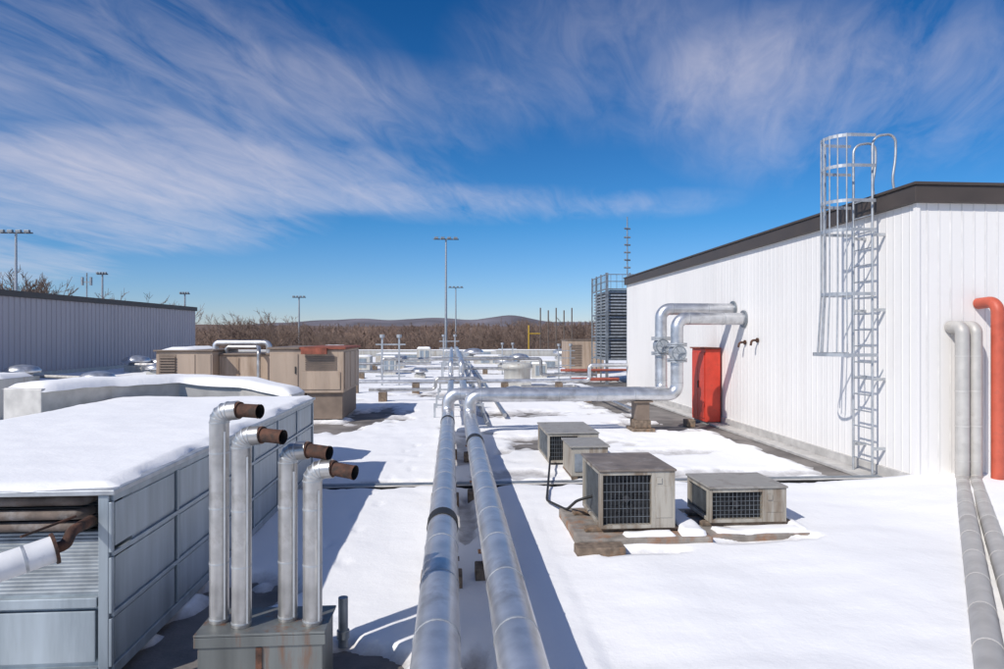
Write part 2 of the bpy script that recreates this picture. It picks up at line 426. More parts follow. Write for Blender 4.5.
for (yv, z) in ((16.55, 2.3), (15.85, 2.36)):
    mb = MB(); mb.tube(rp([(WX, yv, z), (WX-.18, yv, z), (WX-.2, yv, z-.13)], .06), .028, 10); mb.cyl((WX-.02, yv, z), (WX-.05, yv, z), .06, 12)
    single('wall_spigot', 'small rusty drain spigot on the white wall', 'pipe fitting', mb, 'rust', (WX, yv, z), group='rusty spigots on the wall')
mb = MB().box(WX-.09, WX-.03, 19.9, 20.1, 1.35, 1.6)
single('junction_box', 'small grey and red box on the white wall', 'electrical box', mb, 'orange', (WX, 20, 1.35), .006)

# ------------------------------------------------------------------ main insulated pipes
PR = .155
def ipipe(path, r, rad, label, mat='alu', sp=.95, name='insulated_pipe', dark=None):
    T = Thing(name, label, 'pipe', tuple(Vector(path[0])*1.0))
    mb = MB(); mb.tube(rp(path, rad, 9), r, 24)
    for i in range(len(path)-1):
        a = Vector(path[i]); b = Vector(path[i+1]); t = (b-a).normalized()
        a2 = a+t*(rad if i else 0); b2 = b-t*(rad if i < len(path)-2 else 0)
        if (b2-a2).length > .3: mb.bands(a2, b2, r, sp, .018, .05, 1)
    T.part('pipe_jacket', mb, [mat, 'steel'])
    for p, q in dark or []:
        T.part('rubber_sleeve', MB().cyl(p, q, r*1.06, 24), 'black')
    return T
x1, x2 = -.10, .43
YJ = 16.5
ipipe([(x1, 1.5, .48), (x1, YJ+.35, .48), (x1, YJ+.35, 1.0), (5.5, YJ+.35, 1.0), (5.5, YJ+.8, 1.0), (5.5, YJ+.8, 3.17), (WX+.02, YJ+.8, 3.17)], PR, .24,
      'long insulated silver pipe rising to the white wall', dark=[((x1, 7.0, .48), (x1, 7.24, .48)), ((x1, 15.3, .48), (x1, 15.5, .48))])
ipipe([(x2, 1.5, .48), (x2, YJ-.1, .48), (x2, YJ-.1, 1.0), (5.62, YJ-.1, 1.0), (5.62, YJ-.1, 2.9), (WX+.02, YJ-.1+.25, 2.9)], PR, .24,
      'insulated silver pipe on roof supports beside its twin', dark=[((x2, 12.3, .48), (x2, 12.6, .48))])
for (yv, z) in ((YJ+.8, 3.17), (YJ+.15, 2.9)):
    mb = MB().cyl((WX-.05, yv, z), (WX-.008, yv, z), .22, 24)
    single('wall_flange', 'grey round flange where pipe enters the wall', 'pipe flange', mb, 'galvd', (WX, yv, z), .01, group='wall pipe flanges')
def valve(x, y, z, lab):
    T = Thing('gate_valve', lab, 'valve', (x, y, z))
    mb = MB(); mb.cyl((x, y, z-.24), (x, y, z-.2), .25, 24); mb.cyl((x, y, z-.19), (x, y, z-.15), .25, 24); mb.cyl((x, y, z+.15), (x, y, z+.19), .25, 24); mb.cyl((x, y, z+.20), (x, y, z+.24), .25, 24)
    mb.lathe([(.16, -.15), (.21, -.06), (.21, .06), (.16, .15)], (x, y, z), 24)
    mb.cyl((x, y, z), (x-.08, y-.34, z), .10, 16); mb.cyl((x-.065, y-.28, z), (x-.075, y-.32, z), .17, 20); mb.cyl((x-.08, y-.34, z), (x-.12, y-.52, z), .02, 8); T.part('valve_body', mb, 'steel')
    mb = MB(); pts = [(x-.11+.17*math.cos(a), y-.50, z+.17*math.sin(a)) for a in [2*math.pi*i/20 for i in range(21)]]
    mb.tube(pts, .016, 8, caps=False)
    for i in range(3):
        a = math.pi*i/3; mb.cyl((x-.11+.17*math.cos(a), y-.50, z+.17*math.sin(a)), (x-.11-.17*math.cos(a), y-.50, z-.17*math.sin(a)), .009, 6)
    T.part('handwheel', mb, 'galvd')
valve(5.62, YJ-.1, 2.05, 'steel gate valve with handwheel on pipe riser')
valve(5.5, YJ+.8, 2.2, 'steel gate valve with handwheel behind pipe riser')

T = Thing('pipe_support', 'weathered timber block with rusty steel saddle under a pipe', 'pipe support', (x1, 6.5, 0), 'timber pipe supports')
mb = MB().box(x1-.20, x1+.20, 6.40, 6.64, .02, .19); T.part('timber_block', mb, 'wood', .012)
mb = MB(); mb.box(x1-.12, x1+.12, 6.44, 6.6, .193, .235); mb.box(x1-.03, x1+.03, 6.46, 6.58, .235, .33); mb.box(x1-.17, x1+.17, 6.47, 6.57, .315, .33)
T.part('steel_saddle', mb, 'rust')
for yv in (4.1, 9.7, 13.4): dup(T.o, (x1, yv, 0))
for yv in (4.0, 6.7, 9.9, 13.1): dup(T.o, (x2, yv, 0))
def tallsupport(x, y, h, lab):
    T = Thing('pipe_stand', lab, 'pipe stand', (x, y, 0), 'stands under the crossing pipes')
    mb = MB().box(x-.28, x+.28, y-.35, y+.35, .003, .16); mb.box(x-.2, x+.2, y-.25, y+.25, .163, .36); T.part('timber_block', mb, 'wood', .01)
    mb = MB().box(x-.16, x+.16, y-.25, y+.25, .363, h-.04); mb.box(x-.24, x+.24, y-.3, y+.3, h-.037, h); T.part('steel_post', mb, 'beiged')
tallsupport(4.75, YJ+.12, 1.0-PR, 'timber and rusty steel stand under silver pipes')

for xx, r, lab in ((-.05, .11, 'silver pipe running on toward the far roof edge'), (.42, .13, 'silver pipe running on toward the far roof edge')):
    ipipe([(xx, YJ+1.0, .6), (xx, 30, .6), (xx, 30, 1.25), (xx, 62, 1.25)], r, .2, lab, sp=2.5)
T = Thing('pipe_trestle', 'galvanised steel trestle carrying roof pipes', 'pipe trestle', (.2, 22, 0), 'steel pipe trestles')
mb = MB()
for xx in (-.5, .9): mb.box(xx-.03, xx+.03, 21.97, 22.03, .004, .5); mb.box(xx-.15, xx+.15, 21.85, 22.15, .004, .04)
mb.box(-.5, .9, 21.975, 22.025, .42, .48)
T.part('steel_frame', mb, 'steel')
for yv in (19.5, 25, 28.3): dup(T.o, (.2, yv, 0))
for yv in (33, 38, 44, 51, 58): dup(T.o, (.2, yv, 0), 0, (1, 1, 2.3))

# ------------------------------------------------------------------ condensing units
def condenser(x0, x1, y0, y1, z0, z1, split, lab, body='cab', top='browntop', group='rooftop condensing units'):
    T = Thing('condensing_unit', lab, 'air conditioner', ((x0+x1)/2, (y0+y1)/2, z0), group)
    t = .03; xs_ = x0+(x1-x0)*split
    mb = MB()
    mb.box(x0+.06, x1, y0+.09, y1, z0+.03, z1-.03)
    mb.box(x0, x0+t, y0, y0+.088, z0, z1-.03); mb.box(xs_-t, x1+.004, y0, y0+.088, z0, z1-.03)
    mb.box(x0+t, xs_-t, y0, y0+.088, z0, z0+.04); mb.box(x0+t, xs_-t, y0, y0+.088, z1-.07, z1-.03)
    mb.box(x0, x0+.058, y0+.09, y0+.13, z0, z1-.03); mb.box(x0, x0+.058, y1-.05, y1, z0, z1-.03)
    mb.box(x0, x0+.058, y0+.13, y1-.05, z0, z0+.04); mb.box(x0, x0+.058, y0+.13, y1-.05, z1-.08, z1-.03)
    T.part('cabinet', mb, body, .004)
    mb = MB().box(x0-.02, x1+.02, y0-.02, y1+.02, z1-.028, z1); T.part('top_panel', mb, top, .01)
    mb = MB().box(x0+t, xs_-t, y0+.075, y0+.087, z0+.04, z1-.07); mb.box(x0+.045, x0+.058, y0+.13, y1-.05, z0+.04, z1-.08)
    T.part('coil', mb, 'dark')
    mb = MB(); cx = (x0+xs_)/2; cz = (z0+z1)/2-.01; rr = min(xs_-x0, z1-z0)*.36
    for i in range(5):
        a = 2*math.pi*i/5+.3; c, s_ = math.cos(a), math.sin(a)
        mb.add([(cx+.03*c, y0+.06, cz+.03*s_), (cx+rr*.9*math.cos(a-.25), y0+.07, cz+rr*.9*math.sin(a-.25)), (cx+rr*.9*math.cos(a+.25), y0+.05, cz+rr*.9*math.sin(a+.25))], [(0,1,2),(2,1,0)])
    mb.cyl((cx, y0+.04, cz), (cx, y0+.07, cz), .04, 12)
    T.part('fan', mb, 'fan')
    mb = MB(); k = 12
    for i in range(1, k):
        xx = x0+t+(xs_-2*t-x0)*i/k; mb.cyl((xx, y0+.02, z0+.04), (xx, y0+.02, z1-.07), .0025, 4)
    for i in range(1, 6):
        zz = z0+.04+(z1-z0-.11)*i/6; mb.cyl((x0+t, y0+.014, zz), (xs_-t, y0+.014, zz), .0025, 4)
    k = int((y1-y0)/.05)
    for i in range(1, k):
        yv = y0+.13+(y1-y0-.18)*i/k; mb.cyl((x0+.02, yv, z0+.04), (x0+.02, yv, z1-.08), .003, 4)
    T.part('wire_guard', mb, 'galvd')
    mb = MB().box(xs_+.02, x1-.04, y0-.006, y0-.001, z0+.12, z1-.2); mb.box(xs_+.03, xs_+.09, y0-.012, y0-.006, z1-.17, z1-.1); mb.box(x1+.005, x1+.012, y0+.15, y1-.1, z0+.1, z1-.12)
    T.part('access_panel', mb, body, .003)
    return T
condenser(1.72, 2.60, 7.66, 8.75, .24, .93, .72, 'weathered beige condensing unit with brown top on timbers')
condenser(3.14, 4.1, 7.95, 8.75, .2, .64, .72, 'low pale condensing unit beside a taller one in the snow', top='greytop')
condenser(1.78, 2.72, 12.3, 13.8, .12, .68, .62, 'grey condensing unit with flat top on the roof', top='greytop')
T = Thing('equipment_box', 'small pale metal box behind the condensing unit', 'equipment box', (2.3, 11.2, 0))
mb = MB().box(2.0, 2.62, 11.1, 12.0, .12, .6); T.part('cabinet', mb, 'cab', .01)
mb = MB().box(1.97, 2.65, 11.07, 12.03, .603, .63); T.part('top_panel', mb, 'greytop', .005)
mb = MB().box(2.05, 2.25, 11.085, 11.098, .2, .5); T.part('access_panel', mb, 'galvd')
mb = MB().box(2.0, 2.1, 11.1, 12.0, .003, .118); mb.box(2.5, 2.62, 11.1, 12.0, .003, .118); T.part('timber_block', mb, 'wood')
mb = MB().box(1.42, 2.98, 7.44, 8.85, .004, .19)
single('equipment_curb', 'rust stained low curb platform under condensing unit', 'platform', mb, 'curb', (2.2, 8.1, 0), .02)
mb = MB().box(2.983, 4.3, 7.62, 8.85, .004, .15)
single('equipment_curb', 'low snowy curb platform under the shorter condensing unit', 'platform', mb, 'curb', (3.6, 8.2, 0), .02)
for (a, b, c, d, z0, z1) in ((1.55, 2.75, 8.45, 8.6, .193, .237), (1.55, 2.75, 7.72, 7.86, .193, .237), (3.05, 4.2, 8.45, 8.6, .153, .197), (3.05, 4.2, 7.99, 8.12, .153, .197), (1.36, 1.9, 7.2, 7.42, .05, .17)):
    mb = MB().box(a, b, c, d, z0, z1)
    single('timber_sleeper', 'weathered timber sleeper under a condensing unit', 'timber', mb, 'wood', ((a+b)/2, (c+d)/2, 0), .01, 'timber sleepers under units')
for (a, b, c, d, z0, h, sd) in ((1.95, 2.55, 7.46, 7.64, .19, .045, 3), (2.64, 2.95, 7.5, 8.6, .19, .07, 5), (3.1, 4.2, 7.66, 7.9, .15, .05, 9), (4.12, 4.28, 7.7, 8.7, .15, .05, 2)):
    single('snow_clump', 'melting snow clump on the curb platform', 'snow', snowcap(a, b, c, d, z0, h, .03, .07, .9, sd, .06), 'snow', ((a+b)/2, (c+d)/2, z0), group='snow clumps on the platform')
for o_ in [o for o in bpy.data.objects if o.name.startswith('snow_clump')]:
    b_ = o_.location.copy()
mb = MB(); mb.tube(rp([(1.76, 8.2, .5), (1.55, 8.2, .45), (1.5, 8.7, .2), (1.35, 9.5, .13), (1.5, 10.4, .15), (1.8, 12.2, .25)], .12), .018, 8)
single('refrigerant_line', 'thin black insulated refrigerant line between units', 'pipe', mb, 'black', (1.5, 9, .1))

# ------------------------------------------------------------------ big cooling unit
bx0, bx1, by0, by1, bt = -5.6, -2.37, 4.9, 11.8, 1.41
T = Thing('cooling_unit', 'large galvanised cooling unit with flat snow on top', 'cooling unit', ((bx0+bx1)/2, (by0+by1)/2, 0))
mb = MB().box(bx0+.05, bx1-.04, by0+.35, by1-.05, .1, bt-.04); mb.box(bx0+.05, bx1-.04, by0+.05, by0+.349, .1, .66); T.part('casing', mb, 'galv')
mb = MB()
for z, h in ((.08, .08), (.50, .035), (.93, .035), (bt-.09, .05)):
    mb.box(bx1-.039, bx1-.016, by0+.03, by1-.03, z, z+h)
y = by0
while y < by1-.2:
    for za, zb in ((.161, .499), (.536, .929), (.966, bt-.091)): mb.box(bx1-.039, bx1-.018, y+.0, y+.04, za, zb)
    y += 1.135
mb.box(bx1-.039, bx1-.014, by1-.1, by1-.031, .161, bt-.091)
T.part('side_frame', mb, 'galv', .004)
for k in range(6):
    y0 = by0+.08+k*1.135; y1 = min(y0+1.02, by1-.12)
    for (za, zb) in ((.18, .48), (.56, .91), (.99, bt-.11)):
        T.part('side_panel', MB().box(bx1-.0395, bx1-.032, y0, y1, za, zb), 'galv', .003)
mb = MB().box(bx0-.02, bx1+.01, by0-.02, by1+.02, bt-.038, bt); T.part('top_flange', mb, 'steel', .006)
mb = MB()
for z in (.08, .58): mb.box(bx0+.02, bx1-.12, by0+.002, by0+.05, z, z+.07)
for xx in (bx0+.02, -4.4, -3.4): mb.box(xx, xx+.06, by0+.004, by0+.049, .151, .579)
mb.box(bx1-.11, bx1-.04, by0, by0+.06, .08, bt-.04)
T.part('end_frame', mb, 'galv', .006)
mb = MB()
for i in range(16):
    z = 1.03+i*.0205
    mb.add([(bx0+.1, by0+.30, z), (bx1-.112, by0+.30, z), (bx1-.112, by0+.335, z+.014), (bx0+.1, by0+.335, z+.014)], [(0, 1, 2, 3)])
    mb.box(bx0+.1, bx1-.112, by0+.296, by0+.30, z-.003, z+.003)
mb.box(bx0+.1, bx1-.112, by0+.346, by0+.349, .95, bt-.05)
T.part('louvre', mb, 'darklouver')
mb = MB()
nr = 17; za, zb, ya_, yb_ = .66, 1.06, by0+.055, by0+.22
for i in range(nr):
    z0 = za+(zb-za)*i/nr; z1 = za+(zb-za)*(i+1)/nr; y0 = ya_+(yb_-ya_)*i/nr; y1 = ya_+(yb_-ya_)*(i+1)/nr
    zm = z0+(z1-z0)*.7
    mb.add([(bx0+.1, y0, z0), (bx1-.112, y0, z0), (bx1-.112, y0+.001, zm), (bx0+.1, y0+.001, zm), (bx1-.112, y1, z1), (bx0+.1, y1, z1)], [(0, 1, 2, 3), (3, 2, 4, 5)])
mb.box(bx0+.1, bx1-.112, yb_+.002, yb_+.06, zb-.03, zb)
T.part('ribbed_plate', mb, 'galvd')
for xx in (-4.34, -3.34):
    mb = MB().box(xx+.02, xx+.83, by0+.02, by0+.04, .19, .55)
    T.part('end_panel', mb, 'galv', .004)
for z, yv in ((1.305, 5.03), (1.215, 5.0), (1.125, 5.03)):
    mb = MB(); mb.tube([(bx0+.3, yv, z), (-2.74, yv, z)], .036, 14)
    mb.tube(rp([(-2.74, yv, z), (-2.64, yv, z), (-2.64, yv+.12, z)], .06), .036, 14)
    T.part('coil_header', mb, 'header')
T.part('snow_cover', snowcap(bx0+.01, bx1-.03, by0+.01, by1-.02, bt, .045, .07, .10, .5, 4, .09), 'snow')
T = Thing('header_pipe', 'snow dusted white pipe with rusty flange at cooling unit', 'pipe', (-2.9, 4.2, .7))
a = Vector((-3.75, 3.54, .82)); b = Vector((-2.54, 4.475, 1.13)); t = (b-a).normalized()
mb = MB().cyl(a, b, .085, 24); mb.bands(a, b, .085, .4, .015, .2, 1); T.part('pipe_jacket', mb, ['whitepipe', 'steel'])
mb = MB().cyl(b, b+t*.02, .10, 18); mb.tube(rp([b+t*.01, b+t*.07, b+t*.07+Vector((-.03, .12, .05)), b+t*.07+Vector((-.05, .40, .05))], .05), .036, 16); T.part('flange', mb, 'rust')
T.part('clamp_rod', MB().cyl(b+Vector((-.16, -.06, .10)), b+Vector((.0, .26, .14)), .009, 8), 'rust')
mb = MB().box(-3.38, -3.28, 3.82, 3.92, .01, .83); T.part('pipe_post', mb, 'galvd')

T = Thing('roof_duct', 'low pale duct topped by a rounded snow bank', 'duct', (-4.5, 12.9, 0))
P = [(-6.1, 10.45), (-5.7, 11.7), (-4.95, 12.6), (-3.9, 12.7), (-2.85, 12.2)]
Pb = [(-6.8, 10.7), (-6.4, 12.2), (-5.3, 13.4), (-3.8, 13.5), (-2.8, 13.0)]
mb = MB(); n = len(P); zt = [1.69, 1.69, 1.66, 1.58, 1.42]
vs = [(x, y, 0) for x, y in P]+[(x, y, z) for (x, y), z in zip(P, zt)]+[(x, y, z) for (x, y), z in zip(Pb, zt)]+[(x, y, 0) for x, y in Pb]
fs = []
for r_ in range(3):
    for i in range(n-1): fs.append((r_*n+i, r_*n+i+1, (r_+1)*n+i+1, (r_+1)*n+i))
fs += [(0, n, 2*n, 3*n), (n-1, 4*n-1, 3*n-1, 2*n-1)]
mb.add(vs, fs); T.part('duct_casing', mb, 'conduit', .02)
mb = MB(); K = 36; J = 12; vs = []
def lerp(P, t):
    t = t*(len(P)-1); i = min(int(t), len(P)-2); f = t-i
    return [P[i][k]+(P[i+1][k]-P[i][k])*f for k in range(len(P[0]))]
for j in range(J+1):
    for i in range(K+1):
        a = lerp(P, i/K); b = lerp(Pb, i/K); z = lerp([(q,) for q in zt], i/K)[0]; f = j/J
        fe = -.07+1.12*f
        x = a[0]+(b[0]-a[0])*fe; y = a[1]+(b[1]-a[1])*fe
        e = min(1, f*3.2, (1-f)*3.2, i/2.5, (K-i)/2.5)
        drop = .03*(1-min(1, f*5))+.03*noise.noise(Vector((x*2.5, y*2.5, 6)))*(1-min(1, f*4))
        vs.append((x, y, z-.02-drop+.11*math.sqrt(max(0, 1-(1-e)**2))*(1+.3*noise.noise(Vector((x*1.6, y*1.6, 0))))))
mb.add(vs, [(j*(K+1)+i, j*(K+1)+i+1, (j+1)*(K+1)+i+1, (j+1)*(K+1)+i) for j in range(J) for i in range(K)], 0, True)
T.part('snow_cover', mb, 'snow')

# ------------------------------------------------------------------ four flue pipes on a curb box
T = Thing('metal_curb_box', 'dark rust streaked curb box carrying four flues', 'metal box', (-1.27, 4.72, 0))
T.part('box_casing', MB().box(-1.68, -.865, 4.56, 4.96, .02, .50), 'base_rusty', .008)
mb = MB().box(-1.70, -.845, 4.54, 4.98, .503, .52); mb.box(-1.70, -.845, 4.545, 4.556, .43, .50); T.part('top_flange', mb, 'base_rusty', .004)
T.part('rusty_strap', MB().box(-1.30, -1.26, 4.548, 4.557, .07, .42), 'rust')
for i, (xx, zt_, yy_) in enumerate(((-1.605, 2.03, 4.76), (-1.43, 1.87, 4.68), (-1.14, 1.75, 4.76), (-.955, 1.635, 4.68))):
    T = Thing('flue_pipe', 'silver flue pipe with long rusty brown angled outlet', 'flue', (xx, yy_, .521), 'four flue pipes on one base box')
    r = .065; zc = zt_-r
    path = rp([(xx, yy_, .521), (xx, yy_, zc), (xx+.14, yy_-.03, zc+.015)], .115, 4)
    mb = MB().tube(path, r, 24)
    for j in range(1, len(path)-1):
        tt = (path[j+1]-path[j-1]).normalized(); mb.tube([path[j]-tt*.005, path[j]+tt*.005], r*1.045, 24, 1)
    mb.bands((xx, yy_, .521), (xx, yy_, zc-.14), r, .38, .012, .02, 1, 24)
    mb.box(xx+r*.7, xx+r*.7+.012, yy_-r*.78, yy_-r*.72, .55, zc-.13, 1)
    T.part('pipe_jacket', mb, ['alu2', 'steel'])
    mb = MB(); a = Vector((xx+.135, yy_-.03, zc+.015)); d = Vector((1, -.40, -.02-.03*i)).normalized()
    mb.tube([a-d*.03, a+d*.18], .047, 20, caps=False)
    mb.tube([a+d*.18, a+d*.05], .042, 20, mi=1, caps=False); mb.tube([a+d*.06, a+d*.05], .042, 20, mi=1)
    mb.tube([a+d*.0, a+d*.02], .058, 20); mb.tube([a+d*.168, a+d*.18], .050, 20, caps=False)
    T.part('outlet', mb, ['rust', 'black'])
mb = MB().tube([(-.86, 5.38, .03), (-.86, 5.38, .42)], .038, 16); mb.tube([(-.86, 5.38, .1), (-.86, 5.38, .16)], .05, 16)
single('vent_stub', 'short grey vent stub poking out of the snow', 'vent pipe', mb, 'galvd', (-.86, 5.38, 0))

# ------------------------------------------------------------------ beige rooftop units
T = Thing('rooftop_unit', 'beige rooftop air handler with rust brown top', 'air handler', (-4, 20, 0), 'beige rooftop air handlers')
mb = MB().box(-5.1, -3.05, 19.2, 22.2, .85, 2.08); T.part('cabinet', mb, 'beige', .02)
mb = MB().box(-5.16, -4.28, 19.14, 22.26, 2.083, 2.14); T.part('top_panel', mb, 'beiged', .01)
mb = MB().box(-4.275, -2.99, 19.14, 22.26, 2.083, 2.15); T.part('top_panel', mb, 'rustr', .01, label='rusty red top panel')
mb = MB().box(-4.1, -3.1, 19.3, 22.0, .1, .848); mb.box(-5.0, -4.2, 19.6, 22.0, .1, .848); T.part('base_box', mb, 'beiged', .01)
mb = MB().box(-4.2, -3.5, 19.0, 19.138, 1.95, 2.12); T.part('intake_hood', mb, 'rustr', label='rusty red strip hood along the top')
for a, b, c, d in ((-5.02, -4.32, .95, 1.95), (-4.22, -3.15, .95, 1.45)): T.part('door', MB().box(a, b, 19.175, 19.195, c, d), 'beige', .006)
for a, b in ((19.3, 20.2), (20.3, 21.2), (21.3, 22.1)): T.part('door', MB().box(-3.045, -3.025, a, b, .95, 2.0), 'beige', .006)
T.part('handle', MB().box(-4.4, -4.37, 19.15, 19.174, 1.4, 1.6), 'black')
mb = MB()
for i in range(8): mb.box(-4.12, -3.25, 19.178, 19.198, 1.5+i*.05, 1.525+i*.05)
T.part('louvre', mb, 'beiged')
T = Thing('rooftop_unit', 'long beige rooftop unit with louvred end and ducts', 'air handler', (-7, 21, 0), 'beige rooftop air handlers')
mb = MB().box(-8.6, -7.0, 20.2, 22.6, .8, 2.0); mb.box(-6.99, -5.35, 20.7, 22.4, .7, 1.88); T.part('cabinet', mb, 'beige', .02)
mb = MB().box(-8.66, -6.96, 20.14, 22.66, 2.003, 2.05); mb.box(-6.955, -5.3, 20.65, 22.45, 1.883, 1.93); T.part('top_panel', mb, 'beiged', .01)
mb = MB()
for i in range(12): mb.box(-8.5, -8.05, 20.15, 20.19, .95+i*.078, .99+i*.078)
mb.box(-8.52, -8.03, 20.192, 20.198, .9, 1.92); T.part('louvre', mb, 'beiged')
for q in ((-7.95, -7.5, 20.18, 20.198, .9, 1.92), (-7.45, -7.05, 20.18, 20.198, .9, 1.92), (-6.9, -6.4, 20.68, 20.698, .8, 1.8), (-6.35, -5.85, 20.68, 20.698, .8, 1.8)): T.part('door', MB().box(*q), 'beige', .006)
mb = MB().box(-8.5, -5.5, 21.0, 22.3, .01, .69); T.part('base_box', mb, 'beiged')
T.part('duct_pipe', MB().tube(rp([(-7.4, 21.6, 2.0), (-7.4, 21.6, 2.24), (-5.7, 21.4, 2.24), (-5.7, 21.4, 1.9)], .14), .09, 16), 'alu')
T.part('duct_pipe', MB().tube(rp([(-6.9, 21.1, 1.9), (-6.9, 21.1, 2.12), (-5.9, 21.0, 2.12), (-5.75, 20.45, 2.0), (-5.75, 20.45, .3)], .12), .06, 14), 'alu2')
T.part('duct_pipe', MB().tube(rp([(-5.36, 20.9, 1.3), (-5.22, 20.6, 1.3), (-5.22, 20.6, .2)], .08), .05, 14), 'alu2')
T.part('snow_cover', snowcap(-8.5, -7.6, 20.3, 22.5, 2.05, .08, .2, .15), 'snow')

# ------------------------------------------------------------------ far-left grey building
T = Thing('hall_building', 'long grey ribbed metal building with dark roof edge', 'building', (-24, 45, 0))
pA = Vector((-25.2, 26, 0)); pB = Vector((-23.0, 62, 0))
dirv = (pB-pA).normalized(); nn = Vector((dirv.y, -dirv.x, 0))
mb = MB(); corr(mb, pA, pB, .3, 4.6, nn, .45, .05, .16); T.part('side_wall', mb, 'grey_panel')
def along(mb, s0, s1, o0, o1, z0, z1, mi=0):
    c = [pA+dirv*s+nn*o_ for s, o_ in ((s0, o0), (s1, o0), (s1, o1), (s0, o1))]
    vs = [(p.x, p.y, z0) for p in c]+[(p.x, p.y, z1) for p in c]
    mb.add(vs, [(0,3,2,1),(4,5,6,7),(0,1,5,4),(1,2,6,5),(2,3,7,6),(3,0,4,7)], mi)
Lw = (pB-pA).length
mb = MB(); along(mb, -.1, Lw+.1, -25, .15, 4.6, 4.95); T.part('roof_fascia', mb, 'fascia')
mb = MB(); along(mb, 0, Lw, -24.8, -.05, .004, 4.59); T.part('rear_wall', mb, 'grey_panel')
mb = MB(); along(mb, 0, Lw, 0, .12, .004, .3); T.part('base_flashing', mb, 'offwhite')
mb = MB(); along(mb, .5, Lw-.5, -24, -.6, 4.953, 5.0); T.part('snow_cover', mb, 'snow')
p = pA+dirv*25+nn*-3
T = Thing('roof_antenna', 'small antenna mast on the grey building roof', 'antenna', (p.x, p.y, 4.95))
mb = MB(); mb.cyl((p.x, p.y, 4.95), (p.x, p.y, 7.0), .05, 8); mb.box(p.x-.3, p.x+.3, p.y-.04, p.y+.04, 6.3, 6.36)
for q in (-.3, .3): mb.box(p.x+q-.05, p.x+q+.05, p.y-.1, p.y+.1, 6.1, 6.7)
T.part('mast', mb, 'galvd')

T = Thing('exhaust_fan', 'silver mushroom exhaust fan on a roof curb', 'exhaust fan', (-21, 34.5, 0), 'mushroom exhaust fans')
X, Y = -21, 34.5
mb = MB().box(X-.5, X+.5, Y-.5, Y+.5, .0, .45); T.part('curb', mb, 'offwhite', .01)
mb = MB().lathe([(.42, .45), (.42, .6), (.75, .62), (.78, .75), (.62, .92), (.3, 1.0), (.05, 1.03)], (X, Y, 0), 24); T.part('hood', mb, 'alu')
for a, b, s_ in ((-20.6, 45.5, 1.1), (-19.5, 46.5, .9), (-17, 40, .8), (-12.2, 48, 1), (-15.2, 30, .9), (3.6, 45, 1), (5.2, 52, 1), (-4, 50, 1), (-9.5, 36, 1), (10, 60, 1.2), (-22, 31, 1.0), (2.0, 62, 1.2), (-1.8, 38, .6), (-5.6, 33, .7), (2.4, 25.8, .5)):
    dup(T.o, (a, b, 0), 0, s_)
T = Thing('roof_vent', 'white round capped roof vent on snowy curb', 'roof vent', (3.05, 31.3, 0))
X, Y = 3.05, 31.3
mb = MB().box(X-.6, X+.6, Y-.6, Y+.6, 0, .35); T.part('curb', mb, 'offwhite', .02)
mb = MB().lathe([(.62, .35), (.62, .9), (.74, .93), (.74, 1.03), (.66, 1.14), (.2, 1.2)], (X, Y, 0), 24); T.part('hood', mb, 'offwhite')
T = Thing('roof_box', 'snow topped grey metal box on the roof', 'equipment box', (-13.4, 19.8, 0), 'grey equipment boxes on the roof')
mb = MB().box(-14.4, -12.6, 19.6, 21.2, .0, 1.25); T.part('cabinet', mb, 'offwhite', .02)
for a, b in ((-14.0, -13.5), (-13.3, -12.8)): T.part('door', MB().box(a, b, 19.58, 19.598, .3, 1.1), 'galv', .01)
T.part('snow_cover', snowcap(-14.4, -12.6, 19.6, 21.2, 1.25, .12, .15, .15), 'snow')
for a, b, r_, s_ in ((-15.5, 43, .0, (1.6, 1, .7)), (-6.5, 46, 0, (1.2, 1, .8)), (-4.2, 57, 0, (2.2, 1, .7)), (3.2, 55, 0, (1.4, 1, .6)), (6.5, 48, 0, (1.5, 1, .5)), (-11, 60, 0, (2, 1, 1)), (-9.5, 55, 0, (.9, 1, 1.2)), (2.0, 66, 0, (3, 1, .7)), (-18, 52, 0, (1, 1, .8)), (-17.5, 26.5, 0, (.8, .8, .5)), (-3.8, 41, 0, (.5, .5, .9)), (-2.2, 54, 0, (.6, .6, 1.1)), (4.9, 37, 0, (.45, .5, .7))):
    dup(T.o, (a, b, 0), r_, s_)

def conduit(path, r, lab, mat='alu', rad=.15, name='roof_pipe'):
    mb = MB().tube(rp(path, rad), r, 12)
    single(name, lab, 'pipe', mb, mat, tuple(path[0]))
def blocks(pts, h):
    for (x, y) in pts:
        mb = MB().box(x-.15, x+.15, y-.12, y+.12, .003, h)
        single('support_block', 'small timber block under a roof pipe', 'block', mb, 'wood', (x, y, 0), .01, 'small blocks under roof pipes')
conduit([(-3.0, 24.5, .5), (-.6, 24.5, .5), (-.6, 24.5, .9), (1.0, 24.5, .9), (1.0, 24.5, .5), (7.0, 24.5, .5)], .06, 'slim silver pipe crossing the snowy roof', 'alu2')
conduit([(-9, 28.0, .55), (5.8, 28.0, .55), (5.8, 28, 1.2), (7.4, 28, 1.2)], .08, 'silver pipe crossing the roof on blocks')
conduit([(-3.4, 33, .6), (-3.4, 33, 1.3), (4.4, 33, 1.3), (4.4, 33, .5), (7.2, 33, .5)], .08, 'silver pipe carried above the snow', 'alu2')
conduit([(-12, 37.6, .45), (-2.2, 37.6, .45), (-2.2, 40.5, .45), (6.5, 40.5, .45)], .08, 'long silver pipe crossing the roof', 'alu2')
conduit([(-20, 44, .6), (-1.4, 44, .6)], .09, 'long silver pipe crossing the roof', 'alu2')
conduit([(5.3, 29.5, .5), (7.45, 29.5, .5)], .08, 'muted red pipe near the white building', 'mutered')
conduit([(5.0, 30.6, .85), (9.5, 30.6, .85)], .06, 'muted red pipe near the white building', 'mutered')
